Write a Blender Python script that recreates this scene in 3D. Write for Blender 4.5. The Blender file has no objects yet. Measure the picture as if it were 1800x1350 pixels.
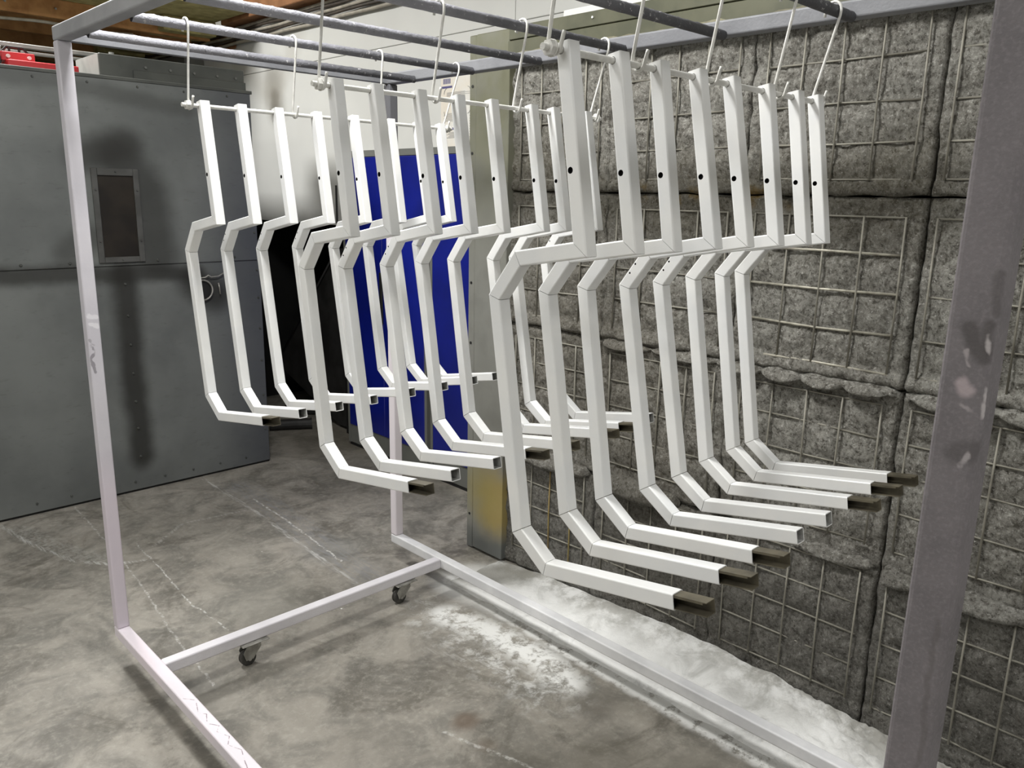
import bpy, bmesh, math, random
from mathutils import Vector, Matrix, noise
random.seed(7)
S = bpy.context.scene
COL = S.collection

# ------------------------------------------------------------------ camera
cam_d = bpy.data.cameras.new('camera'); cam = bpy.data.objects.new('camera', cam_d); COL.objects.link(cam)
_yaw, _pitch, _roll, _f = 0.796246, 0.231324, 0.019824, 1404.097
def _cam_matrix():
    fw = Vector((math.cos(_yaw)*math.cos(_pitch), math.sin(_yaw)*math.cos(_pitch), -math.sin(_pitch)))
    r = Vector((math.sin(_yaw), -math.cos(_yaw), 0)); u = r.cross(fw)
    c, s = math.cos(_roll), math.sin(_roll)
    r2 = c*r + s*u; u2 = -s*r + c*u
    m = Matrix.Identity(4)
    for i in range(3):
        m[i][0] = r2[i]; m[i][1] = u2[i]; m[i][2] = -fw[i]
    m[0][3], m[1][3], m[2][3] = -0.7297, -0.5209, 1.5201
    return m
cam.matrix_world = _cam_matrix()
cam_d.sensor_width = 36.0; cam_d.lens = _f/1800*36; cam_d.clip_start = 0.02
S.camera = cam
# ------------------------------------------------------------------ light and exposure
S.view_settings.view_transform = 'Standard'; S.view_settings.look = 'None'
S.view_settings.gamma = 1.0; S.view_settings.use_curve_mapping = False
S.view_settings.exposure = 0.0
S.cycles.use_denoising = True
S.cycles.max_bounces = 8
W_ = bpy.data.worlds.new('world'); S.world = W_; W_.use_nodes = True
W_.node_tree.nodes['Background'].inputs[0].default_value = (0.9, 0.95, 1, 1)
W_.node_tree.nodes['Background'].inputs[1].default_value = 0.05
def area(name, loc, sx, sy, power, rot=(0, 0, 0), col=(1.0, 0.995, 0.975)):
    d = bpy.data.lights.new(name, 'AREA'); d.shape = 'RECTANGLE'; d.size = sx; d.size_y = sy
    d.energy = power; d.color = col
    o = bpy.data.objects.new(name, d); o.location = loc; o.rotation_euler = rot; COL.objects.link(o)
    return o
area('shop_light', (0.15, 1.25, 3.1), 0.4, 0.45, 70)
area('shop_light', (0.25, 4.15, 3.1), 0.4, 0.45, 82)
area('shop_light', (-2.2, 0.3, 3.1), 0.5, 2.4, 52)
area('shop_light', (-2.4, 3.6, 3.1), 0.5, 1.6, 45)
area('shop_light', (0.4, -2.2, 3.1), 1.6, 0.5, 40)

# ------------------------------------------------------------------ helpers
def tagp(o, label=None, cat=None, group=None, kind=None):
    if label: o['label'] = label
    if cat: o['category'] = cat
    if group: o['group'] = group
    if kind: o['kind'] = kind
    return o
def empty(name, loc=(0, 0, 0), label=None, cat=None, group=None, kind=None):
    o = bpy.data.objects.new(name, None); o.location = loc; o.empty_display_size = 0.05
    COL.objects.link(o); return tagp(o, label, cat, group, kind)
def link(name, me, mat=None, parent=None, smooth=False):
    o = bpy.data.objects.new(name, me); COL.objects.link(o)
    if mat: me.materials.append(mat)
    if smooth:
        me.polygons.foreach_set('use_smooth', [True]*len(me.polygons))
    if parent: o.parent = parent
    return o
def build(name, bm, mat=None, parent=None, smooth=False):
    me = bpy.data.meshes.new(name); bmesh.ops.recalc_face_normals(bm, faces=bm.faces[:])
    bm.to_mesh(me); bm.free()
    return link(name, me, mat, parent, smooth)
def add_box(bm, lo, hi, bev=0.0, seg=1):
    r = bmesh.ops.create_cube(bm, size=1)
    vs = r['verts']
    for v in vs:
        v.co = Vector([(lo[i]+hi[i])/2 + v.co[i]*(hi[i]-lo[i]) for i in range(3)])
    if bev:
        es = list({e for v in vs for e in v.link_edges})
        bmesh.ops.bevel(bm, geom=es, offset=bev, segments=seg, affect='EDGES', profile=0.5)
def box(name, lo, hi, mat, parent=None, bev=0.0, seg=1):
    bm = bmesh.new(); add_box(bm, lo, hi, bev, seg); return build(name, bm, mat, parent)
def frame_axes(d):
    d = d.normalized(); a = Vector((0, 0, 1)) if abs(d.z) < 0.9 else Vector((1, 0, 0))
    x = d.cross(a).normalized(); return x, d.cross(x).normalized()
def add_cyl(bm, a, b, r, n=12, r2=None, cap=True):
    a, b = Vector(a), Vector(b); x, y = frame_axes(b-a); r2 = r if r2 is None else r2
    A = [bm.verts.new(a + r*(x*math.cos(t*2*math.pi/n) + y*math.sin(t*2*math.pi/n))) for t in range(n)]
    B = [bm.verts.new(b + r2*(x*math.cos(t*2*math.pi/n) + y*math.sin(t*2*math.pi/n))) for t in range(n)]
    for i in range(n): bm.faces.new((A[i], A[(i+1) % n], B[(i+1) % n], B[i]))
    if cap: bm.faces.new(A[::-1]); bm.faces.new(B)
def add_tube(bm, pts, r, n=8, cap=True):
    pts = [Vector(p) for p in pts]; rings = []; x = None
    for i, p in enumerate(pts):
        d = (pts[min(i+1, len(pts)-1)] - pts[max(i-1, 0)]).normalized()
        if x is None: x, y = frame_axes(d)
        else:
            x = (x - d*x.dot(d)).normalized(); y = d.cross(x)
        rings.append([bm.verts.new(p + r*(x*math.cos(t*2*math.pi/n) + y*math.sin(t*2*math.pi/n))) for t in range(n)])
    for A, B in zip(rings, rings[1:]):
        for i in range(n): bm.faces.new((A[i], A[(i+1) % n], B[(i+1) % n], B[i]))
    if cap: bm.faces.new(rings[0][::-1]); bm.faces.new(rings[-1])
def tube(name, pts, r, mat, parent=None, n=8):
    bm = bmesh.new(); add_tube(bm, pts, r, n); return build(name, bm, mat, parent, True)
def cyl(name, a, b, r, mat, parent=None, n=16):
    bm = bmesh.new(); add_cyl(bm, a, b, r, n); return build(name, bm, mat, parent)
def lin(c):
    return tuple(((x/255)/12.92 if x/255 <= 0.04045 else ((x/255+0.055)/1.055)**2.4) for x in c) + (1,)

class Mat:
    """small node-graph writer"""
    def __init__(s, name):
        s.m = bpy.data.materials.new(name); s.m.use_nodes = True; s.t = s.m.node_tree
        s.b = s.t.nodes['Principled BSDF']; s.geo = s.t.nodes.new('ShaderNodeNewGeometry')
        s.P = s.geo.outputs['Position']
    def n(s, typ, **k):
        x = s.t.nodes.new(typ)
        for a, v in k.items(): setattr(x, a, v)
        return x
    def inp(s, node, idx, v):
        if isinstance(v, bpy.types.NodeSocket): s.t.links.new(v, node.inputs[idx])
        elif v is not None: node.inputs[idx].default_value = v
    def math(s, op, a, b=None, c=None, clamp=False):
        x = s.n('ShaderNodeMath', operation=op); x.use_clamp = clamp
        for i, v in enumerate((a, b, c)): s.inp(x, i, v)
        return x.outputs[0]
    def vm(s, op, a, b=None, out=0):
        x = s.n('ShaderNodeVectorMath', operation=op); s.inp(x, 0, a); s.inp(x, 1, b); return x.outputs[out]
    def noise(s, scale, detail=4, rough=0.55, vec=None, dist=0.0, col=False):
        x = s.n('ShaderNodeTexNoise'); s.inp(x, 'Vector', vec or s.P); x.inputs['Scale'].default_value = scale
        x.inputs['Detail'].default_value = detail; x.inputs['Roughness'].default_value = rough
        x.inputs['Distortion'].default_value = dist
        return x.outputs['Color' if col else 'Fac']
    def ramp(s, v, lo, hi, a=0.0, b=1.0):
        x = s.n('ShaderNodeMapRange'); x.interpolation_type = 'SMOOTHSTEP'
        for i, q in enumerate((v, lo, hi, a, b)): s.inp(x, i, q)
        return x.outputs[0]
    def mix(s, f, a, b, mode='MIX'):
        x = s.n('ShaderNodeMix', data_type='RGBA', blend_type=mode)
        s.inp(x, 0, f); s.inp(x, 6, a); s.inp(x, 7, b); return x.outputs[2]
    def scale(s, vec, sc):
        x = s.n('ShaderNodeMapping'); s.inp(x, 0, vec); x.inputs['Scale'].default_value = sc; return x.outputs[0]
    def warp(s, amount, scale, det=3):
        c = s.noise(scale, det, col=True); c = s.vm('SUBTRACT', c, (0.5, 0.5, 0.5))
        x = s.n('ShaderNodeVectorMath', operation='SCALE'); s.inp(x, 0, c); x.inputs[3].default_value = amount
        return s.vm('ADD', s.P, x.outputs[0])
    def sep(s, v=None):
        x = s.n('ShaderNodeSeparateXYZ'); s.inp(x, 0, v or s.P); return x.outputs
    def seg(s, A, B, vec):
        """distance from vec to the world-space segment A-B"""
        A, B = Vector(A), Vector(B); d = B-A; L = max(d.length_squared, 1e-9)
        pa = s.vm('SUBTRACT', vec, tuple(A))
        t = s.math('MULTIPLY', s.vm('DOT_PRODUCT', pa, tuple(d), out=1), 1/L, clamp=True)
        x = s.n('ShaderNodeVectorMath', operation='SCALE'); x.inputs[0].default_value = tuple(d); s.inp(x, 3, t)
        return s.vm('LENGTH', s.vm('SUBTRACT', pa, x.outputs[0]), out=1)
    def poly(s, pts, w, vec, soft=0.5):
        """1 on the polyline, 0 beyond w"""
        d = None
        for A, B in zip(pts, pts[1:]):
            e = s.seg(A, B, vec); d = e if d is None else s.math('MINIMUM', d, e)
        return s.ramp(d, w*(1-soft), w, 1.0, 0.0)
    def blob(s, c, r, vec, soft=0.6, sq=(1, 1, 1)):
        v = s.vm('SUBTRACT', vec, tuple(c)); v = s.vm('MULTIPLY', v, sq)
        return s.ramp(s.vm('LENGTH', v, out=1), r*(1-soft), r, 1.0, 0.0)
    def bump(s, h, strength=0.3, dist=0.01, prev=None):
        x = s.n('ShaderNodeBump'); s.inp(x, 'Height', h); x.inputs['Strength'].default_value = strength
        x.inputs['Distance'].default_value = dist
        if prev is not None: s.inp(x, 'Normal', prev)
        s.t.links.new(x.outputs[0], s.b.inputs['Normal']); return x.outputs[0]
    def fin(s, col, rough=0.5, metal=0.0, spec=0.5, coat=0.0):
        s.inp(s.b, 'Base Color', col); s.inp(s.b, 'Roughness', rough); s.inp(s.b, 'Metallic', metal)
        s.b.inputs['Specular IOR Level'].default_value = spec
        if coat: s.b.inputs['Coat Weight'].default_value = coat; s.b.inputs['Coat Roughness'].default_value = 0.2
        return s.m
def simple(name, c1, c2=None, scale=6.0, rough=0.5, metal=0.0, bump=0.0, bscale=60.0, spec=0.5, coat=0.0):
    m = Mat(name); c2 = c2 or c1
    col = m.mix(m.ramp(m.noise(scale, 5), 0.35, 0.65), lin(c1), lin(c2))
    if bump: m.bump(m.noise(bscale, 3), bump, 0.004)
    return m.fin(col, rough, metal, spec, coat)

# ------------------------------------------------------------------ materials
M = {}
M['white_tube'] = simple('white_powder_coat', (240, 240, 238), (234, 235, 235), 9, 0.32, 0, 0.05, 400, 0.5)
M['hook'] = simple('white_wire_coat', (224, 223, 219), (206, 205, 199), 30, 0.4, 0, 0.2, 300)
M['steel_dark'] = simple('dark_raw_steel', (112, 106, 90), (86, 81, 69), 25, 0.4, 0.3)
M['lilac'] = simple('lilac_white_overspray', (222, 219, 223), (210, 207, 212), 5, 0.55, 0, 0.12, 180)
M['pink'] = simple('pink_white_overspray', (230, 219, 226), (220, 213, 219), 4, 0.55, 0, 0.12, 180)
def mat_cracked():
    m = Mat('pink_white_overspray_cracked'); v = m.warp(0.004, 60, 2)
    col = m.mix(m.ramp(m.noise(4, 4), 0.35, 0.65), lin((230, 219, 226)), lin((220, 213, 219)))
    zz = [(0.008, 1.53), (0.030, 1.50), (0.012, 1.44), (0.026, 1.42), (0.010, 1.38), (0.030, 1.35), (0.014, 1.33), (0.030, 1.29), (0.012, 1.26), (0.030, 1.22), (0.018, 1.18), (0.006, 1.13), (0.034, 1.09)]
    col = m.mix(m.math('MULTIPLY', m.poly([(x, y, 0.1248) for x, y in zz], 0.0016, v, 0.5), m.ramp(m.noise(40, 2), 0.4, 0.55)), col, lin((150, 138, 146)))
    m.bump(m.noise(180, 3), 0.12, 0.004)
    return m.fin(col, 0.55, 0, 0.4)
M['pink'] = mat_cracked()
M['beam_dark'] = simple('dark_grey_overspray_beam', (130, 131, 135), (110, 111, 115), 6, 0.55, 0, 0.15, 160)
M['beam'] = simple('grey_overspray_beam', (160, 161, 164), (142, 143, 147), 5, 0.55, 0, 0.12, 180)
M['grey_rail'] = simple('pale_grey_rail', (226, 226, 227), (206, 206, 208), 6, 0.55, 0, 0.12, 180)
M['sooty'] = simple('dark_metal', (52, 51, 50), (36, 35, 34), 8, 0.6, 0.2)
M['rubber'] = simple('grey_rubber', (78, 76, 72), (58, 56, 53), 30, 0.7)
M['zinc'] = simple('zinc_plate', (176, 174, 168), (140, 138, 132), 30, 0.45, 0.5)
M['tube_inside'] = simple('grey_tube_inside', (196, 196, 193), (150, 150, 147), 60, 0.6)
M['black'] = simple('black_paint', (26, 26, 25), (18, 18, 18), 8, 0.6)
M['hole'] = simple('shadowed_interior', (14, 14, 14), (10, 10, 10), 8, 0.9)
M['blue'] = simple('blue_enamel', (17, 30, 132), (14, 25, 112), 3, 0.3, 0, 0, 60, 0.5, 0.3)
M['cab_grey'] = simple('grey_enamel', (112, 113, 108), (104, 105, 101), 4, 0.5)
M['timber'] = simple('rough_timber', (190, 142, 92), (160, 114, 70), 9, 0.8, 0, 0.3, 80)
M['timber_dark'] = simple('brown_timber', (158, 112, 76), (132, 92, 60), 9, 0.8, 0, 0.3, 80)
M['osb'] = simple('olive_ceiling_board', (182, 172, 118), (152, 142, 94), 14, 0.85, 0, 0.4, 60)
M['filler'] = simple('dusty_filler', (126, 122, 102), (104, 100, 82), 20, 0.9, 0, 0.6, 60)
M['red'] = simple('red_enamel', (196, 32, 40), (176, 26, 34), 6, 0.4, 0, 0, 60, 0.5, 0.2)
M['galv'] = simple('grey_galvanised', (150, 150, 146), (132, 133, 129), 10, 0.45, 0.35)
M['oven_top'] = simple('dark_grey_sheet', (88, 90, 86), (74, 76, 73), 5, 0.5, 0.3)
M['olive_sheet'] = simple('olive_coated_sheet', (92, 92, 74), (78, 79, 63), 7, 0.45, 0.2)
M['room'] = simple('pale_room_paint', (208, 208, 204), (198, 198, 194), 2, 0.8)
M['cable_grey'] = simple('grey_cable', (168, 162, 150), (146, 140, 128), 20, 0.6)
M['cable_dark'] = simple('dark_cable', (70, 62, 54), (56, 50, 44), 20, 0.6)

def mat_floor():
    m = Mat('stained_concrete'); v = m.warp(0.10, 3.0); vf = m.warp(0.03, 18.0, 5)
    big = m.ramp(m.noise(1.3, 5, 0.6, dist=0.6), 0.34, 0.66)
    mid = m.ramp(m.noise(5.5, 6, 0.65, dist=0.8), 0.35, 0.68)
    col = m.mix(big, lin((136, 131, 122)), lin((152, 147, 138)))
    col = m.mix(mid, col, lin((108, 105, 98)))
    col = m.mix(m.ramp(m.noise(2.4, 6, 0.7, dist=1.2), 0.50, 0.66, 0, 0.75), col, lin((86, 82, 74)))
    col = m.mix(m.ramp(m.noise(40, 5, 0.7), 0.45, 0.75, 0, 0.35), col, lin((176, 173, 162)))
    col = m.mix(m.ramp(m.noise(70, 4, 0.7), 0.55, 0.8, 0, 0.4), col, lin((92, 89, 82)))
    # darker patches with a shape of their own
    for c, r, a, cc in (((0.64, 1.04, 0), 0.06, 0.7, (92, 76, 62)), ((0.13, 1.72, 0), 0.16, 0.45, (112, 110, 104)),
                        ((0.62, 0.93, 0), 0.05, 0.5, (98, 86, 72)), ((0.98, 2.35, 0), 0.20, 0.5, (112, 112, 108)),
                        ((0.55, 2.1, 0), 0.28, 0.4, (120, 118, 110)), ((0.80, 0.62, 0), 0.22, 0.45, (96, 91, 80)),
                        ((0.62, 0.78, 0), 0.14, 0.5, (90, 86, 76)), ((1.16, 1.72, 0), 0.16, 0.5, (100, 98, 92)),
                        ((1.9, 3.7, 0), 0.6, 0.5, (84, 78, 66)), ((0.98, 0.82, 0), 0.12, 0.55, (86, 82, 74)), ((0.95, 0.45, 0), 0.16, 0.5, (90, 86, 76)), ((0.35, 1.15, 0), 0.2, 0.35, (100, 96, 88))):
        col = m.mix(m.math('MULTIPLY', m.blob(c, r, v, 0.75), a), col, lin(cc))
    # scraped and dusted trails
    g = lambda pts: [(x, y, 0) for x, y in pts]
    streak = m.ramp(m.noise(16, 5, 0.7, m.scale(m.P, (6, 0.5, 1))), 0.42, 0.62)
    grain = m.ramp(m.noise(55, 4, 0.7), 0.40, 0.62)
    for pts, w, a, cc, k in (
        ([(1.03, 3.3), (1.01, 2.9), (0.97, 2.4), (0.95, 2.0)], 0.12, 0.7, (128, 128, 128), streak),
        ([(0.94, 3.57), (0.93, 2.94), (0.90, 2.40), (0.88, 2.0)], 0.014, 0.65, (196, 195, 190), streak),
        ([(1.0, 3.1), (0.99, 2.75), (0.97, 2.5), (0.945, 2.2)], 0.007, 0.7, (214, 213, 208), grain),
        ([(-0.016, 3.55), (0.04, 3.21), (0.12, 2.95), (0.23, 2.80), (0.34, 2.76)], 0.016, 0.6, (196, 196, 192), streak),
        ([(0.04, 3.45), (0.10, 3.15), (0.2, 2.9)], 0.07, 0.35, (176, 176, 170), grain),
        ([(0.42, 2.87), (0.61, 3.03), (0.90, 2.99)], 0.012, 0.4, (186, 185, 180), streak),
        ([(0.306, 3.58), (0.27, 2.82), (0.245, 2.51), (0.20, 2.13), (0.17, 1.7)], 0.006, 0.5, (206, 205, 201), grain),
        ([(0.37, 2.95), (0.36, 2.62), (0.33, 2.3), (0.36, 1.9)], 0.005, 0.6, (220, 220, 216), grain),
        ([(0.10, 2.0), (0.08, 1.75), (0.06, 1.6)], 0.006, 0.5, (190, 190, 184), grain),
        ([(0.78, 1.45), (0.9, 1.2), (1.0, 0.95)], 0.02, 0.25, (190, 189, 184), streak),
        ([(0.56, 1.05), (0.62, 0.85), (0.66, 0.7)], 0.010, 0.5, (206, 205, 200), grain)):
        col = m.mix(m.math('MULTIPLY', m.math('MULTIPLY', m.poly(g(pts), w, vf, 0.7), a), k), col, lin(cc))
    # white powder dust fallen beside the rail
    pw = m.poly(g([(0.99, 1.56), (1.03, 1.35), (1.04, 1.1), (1.00, 0.98)]), 0.11, vf, 0.8)
    pw = m.math('MULTIPLY', pw, m.ramp(m.noise(14, 7, 0.75, dist=0.2), 0.38, 0.56))
    pw2 = m.poly(g([(1.19, 1.75), (1.17, 1.2), (1.16, 0.3), (1.16, -0.6)]), 0.075, vf, 0.5)
    pw2 = m.math('MULTIPLY', pw2, m.ramp(m.noise(18, 7, 0.75, dist=0.2), 0.36, 0.52))
    pw3 = m.poly(g([(1.24, 1.7), (1.3, 1.2), (1.3, -0.8)]), 0.20, vf, 0.6)
    pw4 = m.math('MULTIPLY', m.poly(g([(0.98, 1.6), (0.93, 1.25), (0.93, 0.98)]), 0.20, v, 0.9), m.ramp(m.noise(16, 7, 0.78, dist=0.3), 0.46, 0.66, 0, 0.6))
    pm = m.math('MAXIMUM', m.math('MAXIMUM', pw, pw2), m.math('MAXIMUM', m.math('MULTIPLY', pw3, 0.8), pw4))
    col = m.mix(m.math('MULTIPLY', pm, 0.92), col, lin((222, 222, 219)))
    # crisp flecks
    vo = m.n('ShaderNodeTexVoronoi'); vo.inputs['Scale'].default_value = 9; m.inp(vo, 'Vector', m.P)
    fl = m.math('MULTIPLY', m.ramp(vo.outputs['Distance'], 0.02, 0.045, 1, 0), m.ramp(m.noise(1.7, 2), 0.5, 0.6))
    col = m.mix(fl, col, lin((230, 230, 226)))
    m.bump(m.noise(45, 6, 0.65), 0.25, 0.004)
    return m.fin(col, m.ramp(m.noise(4, 4), 0.3, 0.7, 0.42, 0.7), 0, 0.4)
M['floor'] = mat_floor()

def mat_batt():
    m = Mat('rough_grey_mineral_block')
    n1 = m.noise(62, 7, 0.75, dist=0.35); n2 = m.noise(150, 5, 0.7, dist=0.3); n3 = m.noise(2.2, 4, 0.6)
    col = m.mix(m.ramp(n3, 0.35, 0.65), lin((174, 172, 164)), lin((156, 153, 145)))
    col = m.mix(m.ramp(n1, 0.36, 0.52, 0.9, 0.0), col, lin((92, 88, 80)))
    col = m.mix(m.ramp(n1, 0.53, 0.68), col, lin((206, 204, 196)))
    col = m.mix(m.ramp(n2, 0.56, 0.68, 0, 0.8), col, lin((232, 230, 224)))
    col = m.mix(m.ramp(n2, 0.32, 0.43, 0.85, 0), col, lin((56, 54, 49)))
    v = m.warp(0.25, 4.0)
    br = m.math('MULTIPLY', m.poly([(1.47, 1.75, 1.62), (1.47, 1.1, 1.5), (1.47, 0.75, 1.52), (1.47, 0.3, 1.56)], 0.24, v, 0.9), 0.55)
    col = m.mix(br, col, lin((76, 70, 50)))
    low = m.math('MULTIPLY', m.poly([(1.47, 1.75, 1.2), (1.47, 1.2, 0.9), (1.47, 0.9, 0.25)], 0.55, v, 0.9), 0.40)
    col = m.mix(low, col, lin((88, 80, 62)))
    dust_falloff = m.math('MULTIPLY', m.poly([(1.47, 1.7, 0.2), (1.47, -0.8, 0.2)], 0.55, v, 0.9), 0.5)  # lower courses darker: paint dust plus light falloff put into the colour
    col = m.mix(dust_falloff, col, lin((78, 76, 72)))
    ye = m.math('MULTIPLY', m.poly([(1.47, 1.2, 1.54), (1.47, 0.78, 1.53), (1.47, 0.62, 1.53)], 0.05, v, 0.8), m.ramp(m.noise(12, 4), 0.5, 0.65, 0, 0.6))
    col = m.mix(ye, col, lin((150, 118, 36)))
    nb = m.bump(n1, 1.0, 0.018); m.bump(n2, 0.9, 0.006, nb)
    return m.fin(col, 0.9, 0, 0.2)
M['batt'] = mat_batt()
M['flap'] = simple('dusty_grey_fibre_edge', (140, 138, 132), (104, 102, 96), 30, 0.9, 0, 0.9, 90, 0.2)
M['wire'] = simple('dusty_wire', (146, 143, 132), (118, 115, 105), 12, 0.55, 0.2, 0.3, 120)
M['wire_bright'] = simple('bright_dusty_wire', (184, 180, 166), (140, 136, 124), 25, 0.45, 0.3, 0.3, 120)
M['wire_yellow'] = simple('yellow_dusted_wire', (158, 142, 84), (140, 118, 78), 8, 0.55, 0.1)

def mat_powder():
    m = Mat('fallen_white_powder'); v = m.warp(0.12, 5, 4)
    col = m.mix(m.ramp(m.noise(7, 5, 0.65, dist=0.8), 0.5, 0.74), lin((230, 230, 228)), lin((186, 186, 183)))
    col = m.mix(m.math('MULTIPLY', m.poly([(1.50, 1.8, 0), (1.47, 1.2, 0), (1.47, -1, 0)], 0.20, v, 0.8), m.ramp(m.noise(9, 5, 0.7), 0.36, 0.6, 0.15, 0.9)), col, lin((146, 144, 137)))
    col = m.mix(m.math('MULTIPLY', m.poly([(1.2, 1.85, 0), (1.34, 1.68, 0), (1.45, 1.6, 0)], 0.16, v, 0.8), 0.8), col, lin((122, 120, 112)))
    m.bump(m.noise(36, 6, 0.7), 0.5, 0.01)
    return m.fin(col, 0.9, 0, 0.2)
M['powder'] = mat_powder()

def mat_oven():
    m = Mat('sooty_grey_oven_sheet'); v = m.warp(0.05, 6, 4); Y = 3.58
    col = m.mix(m.ramp(m.noise(1.6, 5, 0.6), 0.35, 0.65), lin((120, 123, 121)), lin((103, 106, 105)))
    col = m.mix(m.ramp(m.noise(18, 5, 0.7, m.scale(m.P, (1, 1, 3))), 0.55, 0.8, 0, 0.4), col, lin((76, 76, 72)))
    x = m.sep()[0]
    col = m.mix(m.ramp(x, 0.95, 1.35, 0, 0.55), col, lin((70, 72, 82)))  # darker and bluer towards the right end
    for pts, w, a in (([(0.635, Y, 1.12), (0.64, Y, 0.55), (0.645, Y, 0.18)], 0.10, 0.85),
                      ([(0.64, Y, 1.68), (0.78, Y, 1.5), (0.80, Y, 1.2)], 0.16, 0.7),
                      ([(0.50, Y, 1.66), (0.70, Y, 1.72)], 0.12, 0.65),
                      ([(0.05, Y, 1.13), (0.5, Y, 1.12), (1.0, Y, 1.10)], 0.07, 0.75),
                      ([(0.40, Y, 1.22), (0.49, Y, 1.3)], 0.10, 0.5),
                      ([(0.98, Y, 1.05), (1.08, Y, 0.98)], 0.14, 0.8),
                      ([(1.0, Y, 1.9), (0.4, Y, 1.98), (0.0, Y, 1.98)], 0.06, 0.35)):
        col = m.mix(m.math('MULTIPLY', m.poly(pts, w, v, 0.8), a), col, lin((42, 41, 38)))
    m.bump(m.noise(9, 3), 0.06, 0.01)
    return m.fin(col, m.ramp(m.noise(5, 4), 0.3, 0.7, 0.42, 0.6), 0.25, 0.4)
M['oven'] = mat_oven()

def mat_whitewall():
    m = Mat('sooty_white_wall'); v = m.warp(0.15, 3, 4); X = 1.9
    col = m.mix(m.ramp(m.noise(1.2, 4), 0.35, 0.65), lin((206, 206, 202)), lin((198, 198, 194)))
    for pts, w, a, c in (([(X, 4.36, 2.22), (X, 4.36, 2.10), (X, 4.34, 2.04)], 0.17, 0.6, (112, 106, 94)),
                         ([(X, 4.36, 2.1), (X, 4.36, 2.0)], 0.08, 0.6, (70, 66, 58)),
                         ([(X, 4.9, 2.42), (X, 4.5, 2.16), (X, 4.36, 2.1)], 0.14, 0.35, (150, 144, 132)),
                         ([(X, 4.0, 2.5), (X, 4.25, 2.2)], 0.13, 0.3, (160, 155, 145)),
                         ([(X, 5.2, 1.28), (X, 4.3, 1.32), (X, 3.5, 1.38)], 0.10, 0.4, (120, 118, 112))):
        col = m.mix(m.math('MULTIPLY', m.poly(pts, w, v, 0.9), a), col, lin(c))
    return m.fin(col, 0.6, 0, 0.4)
M['whitewall'] = mat_whitewall()

def mat_cap():
    m = Mat('galvanised_end_cap'); v = m.warp(0.12, 6, 4); X = 1.455
    z = m.sep()[2]
    col = m.mix(m.ramp(z, 1.1, 1.9), lin((148, 148, 142)), lin((112, 112, 92)))
    col = m.mix(m.ramp(m.noise(9, 5), 0.4, 0.7, 0, 0.4), col, lin((126, 126, 120)))
    col = m.mix(m.math('MULTIPLY', m.blob((X, 1.77, 0.26), 0.19, v, 0.7, (1, 1.0, 0.8)), 0.65), col, lin((186, 160, 70)))
    col = m.mix(m.math('MULTIPLY', m.blob((X, 1.9, 0.30), 0.22, v, 0.9), 0.4), col, lin((170, 158, 90)))
    col = m.mix(m.ramp(m.sep(v)[2], 0.04, 0.16, 0.75, 0), col, lin((92, 96, 96)))
    return m.fin(col, m.ramp(m.noise(8, 4), 0.3, 0.7, 0.35, 0.55), 0.3, 0.5)
M['cap'] = mat_cap()

def mat_post3():
    m = Mat('dark_mauve_overspray'); v = m.warp(0.02, 22, 4); X = 0.0
    col = m.mix(m.ramp(m.noise(9, 5, 0.65), 0.35, 0.7), lin((124, 119, 122)), lin((108, 104, 107)))
    col = m.mix(m.ramp(m.noise(260, 3), 0.45, 0.7, 0, 0.4), col, lin((140, 135, 138)))
    for pts, w, a, c in (([(X, -0.318, 1.420), (X, -0.330, 1.400)], 0.010, 0.7, (76, 72, 72)),
                         ([(X, -0.330, 1.425), (X, -0.334, 1.405)], 0.006, 0.7, (80, 76, 76)),
                         ([(X, -0.318, 1.405), (X, -0.320, 1.392)], 0.003, 0.7, (180, 172, 174)),
                         ([(X, -0.332, 1.418), (X, -0.337, 1.385), (X, -0.334, 1.350)], 0.003, 0.8, (196, 190, 191)),
                         ([(X, -0.316, 1.375), (X, -0.322, 1.368)], 0.008, 0.7, (190, 176, 180)),
                         ([(X, -0.322, 1.355), (X, -0.333, 1.348)], 0.003, 0.6, (186, 178, 180)),
                         ([(X, -0.322, 1.315), (X, -0.334, 1.318)], 0.013, 0.6, (88, 84, 85)),
                         ([(X, -0.326, 1.305), (X, -0.331, 1.315)], 0.003, 0.7, (184, 178, 180)),
                         ([(X, -0.333, 1.465), (X, -0.335, 1.435)], 0.006, 0.5, (84, 80, 80)),
                         ([(X, -0.326, 1.16), (X, -0.327, 0.98)], 0.004, 0.5, (98, 93, 93))):
        col = m.mix(m.math('MULTIPLY', m.poly(pts, w, v, 0.7), a), col, lin(c))
    m.bump(m.noise(300, 4), 0.25, 0.0015)
    return m.fin(col, 0.6, 0, 0.4)
M['post3'] = mat_post3()

def mat_post2():
    m = Mat('post_dark_at_top')
    z = m.math('ADD', m.sep()[2], m.math('MULTIPLY', m.noise(9, 4), 0.2))
    col = m.mix(m.ramp(z, 1.6, 1.9), lin((222, 215, 220)), lin((96, 96, 100)))
    m.bump(m.noise(160, 4), 0.15, 0.003)
    return m.fin(col, 0.55, 0, 0.4)
M['post2'] = mat_post2()

def mat_rod():
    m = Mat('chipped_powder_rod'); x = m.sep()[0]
    col = m.mix(m.ramp(m.math('ADD', x, m.math('MULTIPLY', m.noise(9, 4), 0.5)), 0.35, 1.25), lin((150, 150, 157)), lin((74, 74, 78)))  # darker to the right: dark overspray, with some shading painted in
    col = m.mix(m.ramp(m.noise(60, 5, 0.75), 0.60, 0.68), col, lin((196, 194, 196)))
    col = m.mix(m.ramp(m.noise(45, 5, 0.75), 0.30, 0.38, 0.8, 0), col, lin((66, 66, 70)))
    m.bump(m.noise(90, 5, 0.7), 0.7, 0.006)
    return m.fin(col, 0.55, 0, 0.5)
M['rod'] = mat_rod()

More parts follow.
